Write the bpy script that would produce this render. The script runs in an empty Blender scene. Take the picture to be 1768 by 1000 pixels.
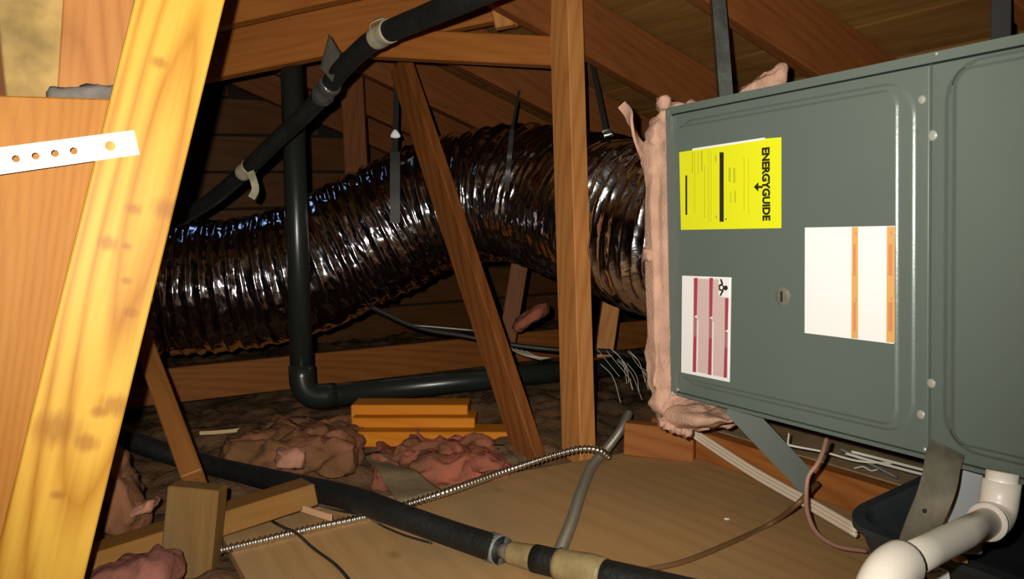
import bpy, bmesh, math, random
from mathutils import Vector, Matrix, noise
random.seed(4)
sc = bpy.context.scene
col = sc.collection
V = Vector

# ------------------------------------------------------------------ camera
FPX = 1500.0
CAM = V((0, 0, .55))
_p, _r = math.radians(4.5), math.radians(1.9)
FW = V((0, math.cos(_p), -math.sin(_p)))
_u0 = V((0, math.sin(_p), math.cos(_p)))
_r0 = V((1, 0, 0))
RT = _r0 * math.cos(_r) - _u0 * math.sin(_r)
UP = _u0 * math.cos(_r) + _r0 * math.sin(_r)
cd = bpy.data.cameras.new('camera')
cd.sensor_width = 36.0
cd.lens = 36.0 * FPX / 1768.0
cd.clip_start = .02
cam = bpy.data.objects.new('camera', cd)
cam.matrix_world = Matrix((
    (RT.x, UP.x, -FW.x, CAM.x), (RT.y, UP.y, -FW.y, CAM.y),
    (RT.z, UP.z, -FW.z, CAM.z), (0, 0, 0, 1)))
col.objects.link(cam)
sc.camera = cam

# ------------------------------------------------------------------ world, light, exposure
w = bpy.data.worlds.new('world'); sc.world = w; w.use_nodes = True
w.node_tree.nodes['Background'].inputs[0].default_value = (.5, .55, .65, 1)
w.node_tree.nodes['Background'].inputs[1].default_value = .01
# the phone's flash, a small lamp just above and left of the lens
fl = bpy.data.lights.new('flash_lamp', 'SPOT')
fl.energy = 134; fl.shadow_soft_size = .006; fl.color = (1.0, .95, .83)
fl.spot_size = math.radians(108); fl.spot_blend = 1.0
flo = bpy.data.objects.new('flash_lamp', fl)
flo.location = CAM + RT * -.035 + UP * .03
flo.rotation_euler = (FW + RT * -.10 + UP * .20).to_track_quat('-Z', 'Y').to_euler()
col.objects.link(flo)
sc.view_settings.view_transform = 'Standard'
sc.view_settings.look = 'None'
sc.view_settings.gamma = 1
sc.view_settings.use_curve_mapping = False
sc.view_settings.exposure = 0.0

# ------------------------------------------------------------------ house axes and pixel helpers
_a = math.radians(27.5)
A = V((-math.sin(_a), math.cos(_a), 0))      # along the ridge, away from the camera
B = V((math.cos(_a), math.sin(_a), 0))       # across the ridge, to the right
Z = V((0, 0, 1))

def ray(x, y): return FW + RT * ((x - 884) / FPX) - UP * ((y - 500) / FPX)
def P(x, y, D): return CAM + ray(x, y) * D
def G(x, y, z=0.0):
    d = ray(x, y); return CAM + d * ((z - CAM.z) / d.z)
def PL(x, y, n, c):                           # pixel onto plane n.p = c
    d = ray(x, y); return CAM + d * ((c - CAM.dot(n)) / d.dot(n))
def ab(a, b, z): return A * a + B * b + Z * z

ORG = {}
def tag(o, label=None, cat=None, group=None, kind=None):
    if label: o['label'] = label
    if cat: o['category'] = cat
    if group: o['group'] = group
    if kind: o['kind'] = kind
    return o
def thing(name, loc, label, cat, group=None):
    o = bpy.data.objects.new(name, None); col.objects.link(o)
    o.location = loc; o.empty_display_size = .05
    ORG[o.name] = V(loc)
    return tag(o, label, cat, group)
def mobj(name, vs, fs, mat, parent=None, smooth=False, origin=None):
    """one mesh object from world-space vertices"""
    L = ORG[parent.name] if parent else (V(origin) if origin is not None else sum((V(v) for v in vs), V()) / len(vs))
    me = bpy.data.meshes.new(name)
    me.from_pydata([tuple(V(v) - L) for v in vs], [], fs)
    me.validate(); me.update()
    bm = bmesh.new(); bm.from_mesh(me)
    bmesh.ops.recalc_face_normals(bm, faces=bm.faces); bm.to_mesh(me); bm.free()
    if smooth: me.polygons.foreach_set('use_smooth', [True] * len(me.polygons))
    if mat: me.materials.append(mat)
    o = bpy.data.objects.new(name, me); col.objects.link(o)
    if parent: o.parent = parent
    else: o.location = L
    ORG[o.name] = L
    return o

# ------------------------------------------------------------------ materials
def nt(name):
    m = bpy.data.materials.new(name); m.use_nodes = True
    return m, m.node_tree.nodes, m.node_tree.links, m.node_tree.nodes['Principled BSDF']
def plain(name, c, rough=.6, metal=0.0, var=0.0, scale=8.0, bump=0.0, bscale=60.0, spec=None, c2=None):
    m, N, L, b = nt(name)
    b.inputs['Base Color'].default_value = (*c, 1)
    b.inputs['Roughness'].default_value = rough; b.inputs['Metallic'].default_value = metal
    if spec is not None: b.inputs['Specular IOR Level'].default_value = spec
    tc = N.new('ShaderNodeTexCoord')
    if var or c2:
        n = N.new('ShaderNodeTexNoise'); n.inputs['Scale'].default_value = scale; n.inputs['Detail'].default_value = 6
        L.new(tc.outputs['Object'], n.inputs['Vector'])
        r = N.new('ShaderNodeValToRGB')
        lo = c2 if c2 else tuple(x * (1 - var) for x in c)
        hi = c if c2 else tuple(min(1, x * (1 + var)) for x in c)
        r.color_ramp.elements[0].position = .35; r.color_ramp.elements[0].color = (*lo, 1)
        r.color_ramp.elements[1].position = .65; r.color_ramp.elements[1].color = (*hi, 1)
        L.new(n.outputs['Fac'], r.inputs['Fac']); L.new(r.outputs['Color'], b.inputs['Base Color'])
    if bump:
        n = N.new('ShaderNodeTexNoise'); n.inputs['Scale'].default_value = bscale; n.inputs['Detail'].default_value = 5
        L.new(tc.outputs['Object'], n.inputs['Vector'])
        bp = N.new('ShaderNodeBump'); bp.inputs['Strength'].default_value = bump; bp.inputs['Distance'].default_value = .004
        L.new(n.outputs['Fac'], bp.inputs['Height']); L.new(bp.outputs['Normal'], b.inputs['Normal'])
    return m
def wood(name, light, dark, rings=26.0, knots=.5, rough=.55, ringmix=.4, stain=None, centre=None, knot_at=()):
    m, N, L, b = nt(name)
    tc = N.new('ShaderNodeTexCoord'); oi = N.new('ShaderNodeObjectInfo')
    off = N.new('ShaderNodeVectorMath'); off.operation = 'MULTIPLY'
    L.new(oi.outputs['Random'], off.inputs[0]); off.inputs[1].default_value = (3.1, .09, .07)
    add = N.new('ShaderNodeVectorMath'); add.operation = 'ADD'
    L.new(tc.outputs['Object'], add.inputs[0]); L.new(off.outputs[0], add.inputs[1])
    def mapped(s):
        k = N.new('ShaderNodeVectorMath'); k.operation = 'MULTIPLY'; k.inputs[1].default_value = s
        L.new(add.outputs[0], k.inputs[0]); return k.outputs[0]
    wv = N.new('ShaderNodeTexWave'); wv.wave_type = 'RINGS'; wv.rings_direction = 'SPHERICAL'
    wv.inputs['Scale'].default_value = rings; wv.inputs['Distortion'].default_value = 2.2
    wv.inputs['Detail'].default_value = 2; wv.inputs['Detail Scale'].default_value = 1.2
    if centre:
        sb_ = N.new('ShaderNodeVectorMath'); sb_.operation = 'SUBTRACT'; L.new(tc.outputs['Object'], sb_.inputs[0]); sb_.inputs[1].default_value = centre
        ml_ = N.new('ShaderNodeVectorMath'); ml_.operation = 'MULTIPLY'; L.new(sb_.outputs[0], ml_.inputs[0]); ml_.inputs[1].default_value = (.11, 1, 1)
        L.new(ml_.outputs[0], wv.inputs['Vector'])
    else:
        L.new(mapped((.07, 1, 1)), wv.inputs['Vector'])
    pw = N.new('ShaderNodeMath'); pw.operation = 'POWER'; pw.inputs[1].default_value = .45
    L.new(wv.outputs['Fac'], pw.inputs[0])
    n1 = N.new('ShaderNodeTexNoise'); n1.inputs['Scale'].default_value = 14; n1.inputs['Detail'].default_value = 6
    L.new(mapped((.25, 9, 9)), n1.inputs['Vector'])
    n2 = N.new('ShaderNodeTexNoise'); n2.inputs['Scale'].default_value = 5; n2.inputs['Detail'].default_value = 3
    L.new(mapped((.8, 1.6, 1.6)), n2.inputs['Vector'])
    mx = N.new('ShaderNodeMix'); mx.data_type = 'FLOAT'; mx.inputs[0].default_value = ringmix
    L.new(n1.outputs['Fac'], mx.inputs[2]); L.new(pw.outputs[0], mx.inputs[3])
    mx2 = N.new('ShaderNodeMix'); mx2.data_type = 'FLOAT'; mx2.inputs[0].default_value = .4
    L.new(mx.outputs[0], mx2.inputs[2]); L.new(n2.outputs['Fac'], mx2.inputs[3])
    r = N.new('ShaderNodeValToRGB')
    r.color_ramp.elements[0].position = .28; r.color_ramp.elements[0].color = (*dark, 1)
    r.color_ramp.elements[1].position = .68; r.color_ramp.elements[1].color = (*light, 1)
    L.new(mx2.outputs[0], r.inputs['Fac'])
    out = r.outputs['Color']
    if knots:
        vo = N.new('ShaderNodeTexVoronoi'); vo.inputs['Scale'].default_value = 5.5
        L.new(mapped((.9, 1.5, 1.5)), vo.inputs['Vector'])
        kr = N.new('ShaderNodeValToRGB'); kr.color_ramp.elements[0].position = .03; kr.color_ramp.elements[0].color = (knots, knots, knots, 1)
        kr.color_ramp.elements[1].position = .13; kr.color_ramp.elements[1].color = (0, 0, 0, 1)
        L.new(vo.outputs['Distance'], kr.inputs['Fac'])
        km = N.new('ShaderNodeMix'); km.data_type = 'RGBA'
        L.new(kr.outputs['Color'], km.inputs[0]); L.new(out, km.inputs[6])
        km.inputs[7].default_value = (dark[0] * .35, dark[1] * .3, dark[2] * .3, 1)
        out = km.outputs[2]
    for kx, ky, kr_ in knot_at:
        ds = N.new('ShaderNodeVectorMath'); ds.operation = 'SUBTRACT'; L.new(tc.outputs['Object'], ds.inputs[0]); ds.inputs[1].default_value = (kx, ky, 0)
        sc_ = N.new('ShaderNodeVectorMath'); sc_.operation = 'MULTIPLY'; L.new(ds.outputs[0], sc_.inputs[0]); sc_.inputs[1].default_value = (1.3 / kr_, 1 / kr_, .0)
        ln = N.new('ShaderNodeVectorMath'); ln.operation = 'LENGTH'; L.new(sc_.outputs[0], ln.inputs[0])
        an = N.new('ShaderNodeMath'); an.operation = 'ADD'; L.new(ln.outputs['Value'], an.inputs[0]); L.new(n1.outputs['Fac'], an.inputs[1])
        rr_ = N.new('ShaderNodeValToRGB'); rr_.color_ramp.elements[0].position = .55; rr_.color_ramp.elements[0].color = (.6, .6, .6, 1)
        rr_.color_ramp.elements[1].position = 1.0; rr_.color_ramp.elements[1].color = (0, 0, 0, 1)
        hf = N.new('ShaderNodeMath'); hf.operation = 'MULTIPLY'; hf.inputs[1].default_value = .62; L.new(an.outputs[0], hf.inputs[0])
        L.new(hf.outputs[0], rr_.inputs['Fac'])
        km = N.new('ShaderNodeMix'); km.data_type = 'RGBA'; L.new(rr_.outputs['Color'], km.inputs[0]); L.new(out, km.inputs[6])
        km.inputs[7].default_value = (.24, .085, .016, 1); out = km.outputs[2]
    if stain:
        n3 = N.new('ShaderNodeTexNoise'); n3.inputs['Scale'].default_value = 3.3; n3.inputs['Detail'].default_value = 8
        L.new(tc.outputs['Object'], n3.inputs['Vector'])
        sr = N.new('ShaderNodeValToRGB'); sr.color_ramp.elements[0].position = .45; sr.color_ramp.elements[1].position = .68
        sr.color_ramp.elements[1].color = (.7, .7, .7, 1)
        L.new(n3.outputs['Fac'], sr.inputs['Fac'])
        sm = N.new('ShaderNodeMix'); sm.data_type = 'RGBA'
        L.new(sr.outputs['Color'], sm.inputs[0]); L.new(out, sm.inputs[6]); sm.inputs[7].default_value = (*stain, 1)
        out = sm.outputs[2]
    L.new(out, b.inputs['Base Color']); b.inputs['Roughness'].default_value = rough
    b.inputs['Specular IOR Level'].default_value = .15
    bp = N.new('ShaderNodeBump'); bp.inputs['Strength'].default_value = .25; bp.inputs['Distance'].default_value = .001
    L.new(n1.outputs['Fac'], bp.inputs['Height']); L.new(bp.outputs['Normal'], b.inputs['Normal'])
    return m

W_board = wood('wood_fir_board', (.40, .165, .028), (.32, .120, .017), rings=60, knots=0, ringmix=.35)
W_post = wood('wood_post', (.52, .225, .068), (.37, .14, .036), rings=30, knots=.6)
W_old = wood('wood_old_rafter', (.20, .066, .018), (.125, .038, .010), rings=30, knots=.3, ringmix=.25)
W_beam = wood('wood_collar', (.33, .115, .022), (.23, .068, .011), rings=24, knots=.4, ringmix=.25)
W_plank = wood('wood_roof_plank', (.26, .13, .036), (.155, .068, .016), rings=14, knots=.3, ringmix=.25)
W_gable = wood('wood_gable_board', (.15, .062, .018), (.09, .034, .009), rings=14, knots=.2, ringmix=.25)
W_scrap = wood('wood_orange_scrap', (.62, .215, .012), (.46, .14, .007), rings=24, knots=.2, ringmix=.25)
W_dusty = wood('wood_dusty', (.21, .115, .036), (.14, .072, .021), rings=24, knots=.3, stain=(.16, .11, .055), rough=.8, ringmix=.2)
W_ply = wood('plywood', (.52, .31, .130), (.41, .23, .088), rings=9, knots=.5, ringmix=.3, rough=.75, stain=(.36, .245, .13))
W_osb = plain('strand_board', (.40, .26, .085), .8, var=.35, scale=14, bump=.5, bscale=40)
M_deck = plain('roof_felt_dark', (.02, .014, .009), .95)
M_dry = plain('ceiling_back_dust', (.14, .11, .08), .95, var=.2)
M_paint = plain('grey_green_enamel', (.122, .156, .140), .30, var=.04, scale=3, bump=.05, bscale=180)
M_paint2 = plain('grey_enamel_shade', (.13, .148, .135), .42)
M_gap = plain('seam_dark', (.012, .013, .012), .8)
M_galv = plain('galvanised_steel', (.20, .215, .20), .38, 1.0, var=.25, scale=25, bump=.12, bscale=40)
M_zinc = plain('dusty_zinc', (.33, .30, .23), .5, .75, var=.28, scale=22, bump=.2, bscale=50)
M_steel = plain('bright_screw', (.42, .42, .38), .25, .2)
M_strap = plain('white_zinc_strap', (.86, .86, .84), .4, .3)
M_abs = plain('black_abs', (.016, .019, .016), .3, bump=.04, bscale=30)
M_foam = plain('black_foam', (.0065, .007, .006), .6, var=.3, scale=30, bump=.5, bscale=90)
M_tape = plain('pale_tape', (.34, .30, .21), .5, var=.2, scale=30, bump=.3)
M_tantape = plain('tan_tape', (.25, .185, .085), .5, var=.2, scale=30, bump=.3)
M_clear = plain('clear_tape', (.14, .14, .13), .12, .6, bump=1.0, bscale=60)
M_copper = plain('dull_copper', (.36, .30, .27), .35, .6)
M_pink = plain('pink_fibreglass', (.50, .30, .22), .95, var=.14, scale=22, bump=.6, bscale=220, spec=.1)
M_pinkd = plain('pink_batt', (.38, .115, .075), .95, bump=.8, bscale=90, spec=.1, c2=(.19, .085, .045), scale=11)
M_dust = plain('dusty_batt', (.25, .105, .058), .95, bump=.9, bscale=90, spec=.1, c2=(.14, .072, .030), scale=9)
M_pvc = plain('white_pvc', (.90, .83, .74), .35, var=.07, scale=9)
M_pvc2 = plain('grey_plastic', (.40, .42, .45), .5)
M_cable = plain('cream_cable', (.62, .52, .40), .5)
M_brown = plain('brown_cord', (.15, .075, .03), .5)
M_pinkw = plain('thermostat_wire', (.33, .17, .125), .5)
M_white = plain('white_wire', (.62, .58, .52), .5)
M_black = plain('black_wire', (.02, .018, .015), .5)
M_pan = plain('black_pan_plastic', (.034, .041, .045), .42, var=.2, scale=12)
M_paper = plain('white_paper', (.93, .94, .96), .5)
M_yel = plain('yellow_paper', (.83, .86, .015), .5)
M_ink = plain('black_ink', (.02, .02, .012), .6)
M_olive = plain('olive_fine_print', (.56, .57, .015), .6)
M_olive2 = plain('olive_print', (.30, .30, .012), .6)
M_orange = plain('orange_print', (.78, .42, .14), .6)
M_redp = plain('red_block_print', (.72, .27, .12), .6)
M_crim = plain('crimson_print', (.42, .055, .10), .6)
M_mauve = plain('mauve_print', (.46, .17, .20), .6)
M_pinkp = plain('pale_pink_print', (.70, .52, .50), .6)
M_leaf = plain('yellow_plastic', (.50, .44, .13), .5)

# crinkled foil
M_foil, N, L, b = nt('crinkled_foil')
b.inputs['Base Color'].default_value = (.56, .54, .56, 1); b.inputs['Metallic'].default_value = 1; b.inputs['Roughness'].default_value = .15
tc = N.new('ShaderNodeTexCoord')
n = N.new('ShaderNodeTexNoise'); n.inputs['Scale'].default_value = 26; n.inputs['Detail'].default_value = 4; n.inputs['Distortion'].default_value = .6
L.new(tc.outputs['Object'], n.inputs['Vector'])
bp = N.new('ShaderNodeBump'); bp.inputs['Strength'].default_value = .35; bp.inputs['Distance'].default_value = .006
L.new(n.outputs['Fac'], bp.inputs['Height']); L.new(bp.outputs['Normal'], b.inputs['Normal'])

# ------------------------------------------------------------------ shape builders
def frame(p0, p1, ref):
    x = (p1 - p0).normalized(); y = ref - x * ref.dot(x); y.normalize(); z = x.cross(y)
    return x, y, z
def beam(name, p0, p1, wid, thk, ref, mat, label=None, cat=None, group=None, parent=None, bev=.0025, shear=0.0):
    """stick of lumber: X along, Y (wid) towards ref, Z thk. own object matrix so the grain runs along it"""
    p0, p1 = V(p0), V(p1); x, y, z = frame(p0, p1, V(ref)); Ln = (p1 - p0).length
    bm = bmesh.new(); bmesh.ops.create_cube(bm, size=1)
    for v in bm.verts:
        v.co = V((v.co.x * Ln, v.co.y * wid, v.co.z * thk))
        v.co.x += shear * v.co.y
    if bev: bmesh.ops.bevel(bm, geom=list(bm.edges), offset=bev, segments=1, affect='EDGES')
    me = bpy.data.meshes.new(name); bm.to_mesh(me); bm.free(); me.materials.append(mat)
    o = bpy.data.objects.new(name, me); col.objects.link(o)
    c = (p0 + p1) / 2
    if parent: c = c - ORG[parent.name]; o.parent = parent
    o.matrix_local = Matrix(((x.x, y.x, z.x, c.x), (x.y, y.y, z.y, c.y), (x.z, y.z, z.z, c.z), (0, 0, 0, 1)))
    ORG[o.name] = V((p0 + p1) / 2)
    return tag(o, label, cat, group)
def spline(pts, n=12):
    pts = [V(p) for p in pts]
    if len(pts) < 3:
        return [pts[0].lerp(pts[-1], i / n) for i in range(n + 1)]
    q = [pts[0] * 2 - pts[1]] + pts + [pts[-1] * 2 - pts[-2]]; out = []
    for i in range(1, len(q) - 2):
        a, b_, c, d = q[i - 1], q[i], q[i + 1], q[i + 2]
        for k in range(n):
            t = k / n
            out.append(.5 * ((2 * b_) + (c - a) * t + (2 * a - 5 * b_ + 4 * c - d) * t * t + (3 * b_ - a - 3 * c + d) * t ** 3))
    out.append(pts[-1]); return out
def resample(pts, step):
    out = [pts[0]]; acc = 0.0
    for a, b_ in zip(pts, pts[1:]):
        l = (b_ - a).length
        if l < 1e-9: continue
        t = step - acc
        while t <= l:
            out.append(a.lerp(b_, t / l)); t += step
        acc = l - (t - step)
    if (out[-1] - pts[-1]).length > step * .3: out.append(pts[-1])
    return out
def frames(pts, ref=Z):
    T = [(pts[min(i + 1, len(pts) - 1)] - pts[max(i - 1, 0)]).normalized() for i in range(len(pts))]
    r = V(ref); fr = []
    for t in T:
        n_ = r - t * r.dot(t)
        if n_.length < 1e-4: n_ = t.orthogonal()
        n_.normalize(); fr.append((t, n_, t.cross(n_))); r = n_
    return fr
def tube(name, pts, rad, mat, parent=None, segs=14, n=10, label=None, cat=None, group=None, smooth_path=True, cap=True):
    pts = [V(p) for p in pts]
    pp = spline(pts, n) if smooth_path else pts
    fr = frames(pp); vs = []; fs = []; m = len(pp)
    for i, (p, (t, u, s)) in enumerate(zip(pp, fr)):
        R = rad(i / (m - 1)) if callable(rad) else rad
        for k in range(segs):
            a = 2 * math.pi * k / segs; vs.append(p + (u * math.cos(a) + s * math.sin(a)) * R)
    for i in range(m - 1):
        for k in range(segs):
            fs.append((i * segs + k, i * segs + (k + 1) % segs, (i + 1) * segs + (k + 1) % segs, (i + 1) * segs + k))
    if cap:
        fs.append(tuple(range(segs))[::-1]); fs.append(tuple((m - 1) * segs + k for k in range(segs)))
    return tag(mobj(name, vs, fs, mat, parent, True), label, cat, group)
def ribbon(name, pts, wdir, wid, thk, mat, parent=None, label=None, cat=None, group=None, n=8, taper=None):
    """flat strap: path, width along wdir"""
    pp = spline(pts, n); fr = frames(pp); vs = []; fs = []; m = len(pp)
    for i, (p, (t, u, s)) in enumerate(zip(pp, fr)):
        wd = V(wdir(i / (m - 1))) if callable(wdir) else V(wdir)
        wd = wd - t * wd.dot(t); wd.normalize(); nn = t.cross(wd)
        ww = wid * (taper(i / (m - 1)) if taper else 1)
        for a, c in ((-1, -1), (1, -1), (1, 1), (-1, 1)):
            vs.append(p + wd * (a * ww / 2) + nn * (c * thk / 2))
    for i in range(m - 1):
        for k in range(4): fs.append((i * 4 + k, i * 4 + (k + 1) % 4, (i + 1) * 4 + (k + 1) % 4, (i + 1) * 4 + k))
    fs.append((3, 2, 1, 0)); fs.append(tuple((m - 1) * 4 + k for k in range(4)))
    return tag(mobj(name, vs, fs, mat, parent), label, cat, group)
def fluff(name, c, ax, mat, parent=None, ex=.6, amp=.012, freq=18, label=None, cat=None, group=None, nu=48, nv=28, seed=0, taper=None):
    """lump of batt: superellipsoid with torn, fibrous surface"""
    c = V(c); ax = [V(a) for a in ax]; vs = []; fs = []
    sg = lambda q: math.copysign(abs(q) ** ex, q)
    for j in range(nv + 1):
        ph = -math.pi / 2 + math.pi * j / nv
        for i in range(nu):
            th = 2 * math.pi * i / nu
            x, y, z = sg(math.cos(ph)) * sg(math.cos(th)), sg(math.cos(ph)) * sg(math.sin(th)), sg(math.sin(ph))
            if taper: x, y, z = taper(x, y, z)
            p = c + ax[0] * x + ax[1] * y + ax[2] * z
            q = p * freq + V((seed * 7.3, seed, 0))
            d = noise.fractal(q, 1.0, 2.1, 4) * amp
            nr = (ax[0].normalized() * x + ax[1].normalized() * y + ax[2].normalized() * z)
            nr = nr.normalized() if nr.length > 1e-6 else V((0, 0, 1))
            sv = noise.noise_vector(q * 1.7) * amp * .7
            vs.append(p + nr * d + sv)
    for j in range(nv):
        for i in range(nu): fs.append((j * nu + i, j * nu + (i + 1) % nu, (j + 1) * nu + (i + 1) % nu, (j + 1) * nu + i))
    return tag(mobj(name, vs, fs, mat, parent, True), label, cat, group)
def quadbox(name, corners, nrm, thk, mat, parent=None, smooth=False):
    """thin plate from coplanar corner loop"""
    nrm = V(nrm); k = len(corners)
    vs = [V(c) for c in corners] + [V(c) + nrm * thk for c in corners]
    fs = [tuple(range(k))[::-1], tuple(range(k, 2 * k))] + [(i, (i + 1) % k, k + (i + 1) % k, k + i) for i in range(k)]
    return mobj(name, vs, fs, mat, parent, smooth)
def disc_dome(name, c, nrm, rad, h, mat, parent=None, segs=14):
    nrm = V(nrm).normalized(); u = nrm.orthogonal().normalized(); s = nrm.cross(u); vs = []; fs = []
    prof = [(1, 0), (1, .35), (.8, .75), (.45, 1)]
    for pr, ph in prof:
        for k in range(segs):
            a = 2 * math.pi * k / segs; vs.append(V(c) + (u * math.cos(a) + s * math.sin(a)) * rad * pr + nrm * h * ph)
    for i in range(len(prof) - 1):
        for k in range(segs): fs.append((i * segs + k, i * segs + (k + 1) % segs, (i + 1) * segs + (k + 1) % segs, (i + 1) * segs + k))
    fs.append(tuple(range(segs))[::-1]); fs.append(tuple((len(prof) - 1) * segs + k for k in range(segs)))
    return mobj(name, vs, fs, mat, parent, False)

# ================================================================== SETTING
RZ, PITCH, RIDGE = 1.60, .417, .2
def rz(b): return RZ - PITCH * b if b >= RIDGE else RZ - PITCH * RIDGE - PITCH * (RIDGE - b)
A0, A1 = -2.2, 4.4
bl, br = -3.3, 3.75
vs = []
for a in (A0, A1):
    for b_, dz in ((bl, .03), (RIDGE, .03), (br, .03), (br, .07), (RIDGE, .07), (bl, .07)):
        vs.append(ab(a, b_, rz(b_) + dz))
fs = [(0, 1, 7, 6), (1, 2, 8, 7), (3, 4, 10, 9), (4, 5, 11, 10), (2, 3, 9, 8), (5, 0, 6, 11), (0, 5, 4, 1), (1, 4, 3, 2), (6, 7, 10, 11), (7, 8, 9, 10)]
ceil_ = tag(mobj('ceiling', vs, fs, M_deck), kind='structure')
PW = .150
def roof_board(b0, side):
    c0, c1 = ab(A0, b0, rz(b0) + .018), ab(A1, b0, rz(b0) + .018)
    slope = (B * side + Z * -PITCH).normalized()
    beam('sheathing_board', c0, c1, PW - .008, .019, slope, W_plank, parent=ceil_, bev=.001)
cs = math.cos(math.atan(PITCH)) * PW
k = 0
while RIDGE + cs * (k + .5) < 3.3:
    roof_board(RIDGE + cs * (k + .5), 1); k += 1
k = 0
while RIDGE - cs * (k + .5) > -2.2:
    roof_board(RIDGE - cs * (k + .5), -1); k += 1
# gable wall at the far end
gw = tag(mobj('wall_back', [ab(A1 - d, b_, z) for d in (0, -.04) for b_, z in ((bl, -.16), (br, -.16), (br, rz(br) + .03), (RIDGE, rz(RIDGE) + .03), (bl, rz(bl) + .03))],
     [(0, 1, 2, 3, 4), (9, 8, 7, 6, 5), (0, 5, 6, 1), (1, 6, 7, 2), (2, 7, 8, 3), (3, 8, 9, 4), (4, 9, 5, 0)], M_deck), kind='structure')
z = -.05
while z < 1.35:
    zt = z + .08
    bh = (RZ - zt) / PITCH; bL = -(RZ - 2 * PITCH * RIDGE - zt) / PITCH
    beam('gable_board', ab(A1 - .012, max(bL, -2.0), zt), ab(A1 - .012, min(bh, 3.4), zt), .165, .02, Z, W_gable, parent=gw, bev=.001)
    z += .178
fr_w = tag(mobj('wall_front', [ab(A0 + d, b_, z) for d in (0, -.04) for b_, z in ((bl, -.16), (br, -.16), (br, rz(br) + .03), (RIDGE, rz(RIDGE) + .03), (bl, rz(bl) + .03))],
     [(0, 1, 2, 3, 4), (9, 8, 7, 6, 5), (0, 5, 6, 1), (1, 6, 7, 2), (2, 7, 8, 3), (3, 8, 9, 4), (4, 9, 5, 0)], W_gable), kind='structure')
# floor: back of the ceiling below, and the plywood deck on top of the joists
flr = tag(mobj('floor', [ab(a, b_, z) for z in (-.16, -.19) for a, b_ in ((A0, bl), (A0, br), (A1, br), (A1, bl))],
     [(0, 1, 2, 3), (7, 6, 5, 4), (0, 4, 5, 1), (1, 5, 6, 2), (2, 6, 7, 3), (3, 7, 4, 0)], M_dry), kind='structure')
PLY_A = 1.66
beam('plywood_sheet', ab(-.7, .79, -.009), ab(PLY_A, .79, -.009), 1.12, .018, B, W_ply, parent=flr, bev=.001)

# loose dusty insulation lying in the joist bays, beyond and left of the plywood
def th(a, b_):
    h = -.045 + noise.fractal(V((a * 3.1, b_ * 3.1, 1.3)), 1, 2.1, 5) * .035 + abs(noise.noise(V((a * 11, b_ * 11, 4)))) * .03 + noise.noise(V((a * 31, b_ * 31, 2))) * .010
    def hump(a0, b0, r, s): return s * math.exp(-((a - a0) ** 2 + (b_ - b0) ** 2) / r ** 2)
    h += hump(2.15, .55, .22, .02) + hump(2.35, .35, .3, .05) + hump(2.0, 1.0, .25, .04) + hump(2.35, 1.25, .35, .06)
    e = min(1, max(0, (a - PLY_A - .01) / .05))          # inside the plywood footprint it lies under the sheet
    if b_ < .24: e = max(e, min(1, (.24 - b_) / .05))
    elif b_ > 1.34: e = max(e, min(1, (b_ - 1.34) / .05))
    lo = min(h, -.035)
    return lo + (h - lo) * e
NA, NB = 260, 240
vs = []; fs = []
for i in range(NA):
    for j in range(NB):
        a = .2 + (A1 - .25) * i / (NA - 1); b_ = -1.6 + 4.6 * j / (NB - 1)
        vs.append(ab(a, b_, th(a, b_)))
for i in range(NA - 1):
    for j in range(NB - 1): fs.append((i * NB + j, i * NB + j + 1, (i + 1) * NB + j + 1, (i + 1) * NB + j))
mt = plain('loose_dusty_insulation', (.19, .105, .055), .95, bump=1.0, bscale=90, spec=.1, c2=(.065, .042, .02), scale=6)
tag(mobj('loose_insulation', vs, fs, mt, None, True), 'grey-brown dusty loose insulation filling the attic floor beyond the plywood', 'insulation', kind='stuff')

# ================================================================== AIR HANDLER
FACE0 = P(1160, 435, 1.56)
FB = FACE0.dot(B); FA = FACE0.dot(A)
FZ0, FZ1 = .226, .741
FL = 1.30; FDEP = .60
def fp(u, v, n=0.0): return A * (FA - u) + B * (FB - n) + Z * (FZ0 + v)
def fuv(x, y, n=0.0):
    q = PL(x, y, B, FB - n); return FA - q.dot(A), q.z - FZ0
H = FZ1 - FZ0
NRM = -B
ah = thing('air_handler', fp(.6, 0, -.25), 'long grey-green metal air handler with yellow, white and pink stickers on its side', 'air handler')
def fbox(name, u0, u1, v0, v1, n0, n1, mat, parent=ah, bev=.0):
    vs = [fp(u, v, n) for n in (n0, n1) for u, v in ((u0, v0), (u1, v0), (u1, v1), (u0, v1))]
    return mobj(name, vs, [(3, 2, 1, 0), (4, 5, 6, 7), (0, 1, 5, 4), (1, 2, 6, 5), (2, 3, 7, 6), (3, 0, 4, 7)], mat, parent)
fbox('cabinet', .002, FL, .003, H - .002, -FDEP, -.012, M_paint)
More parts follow.
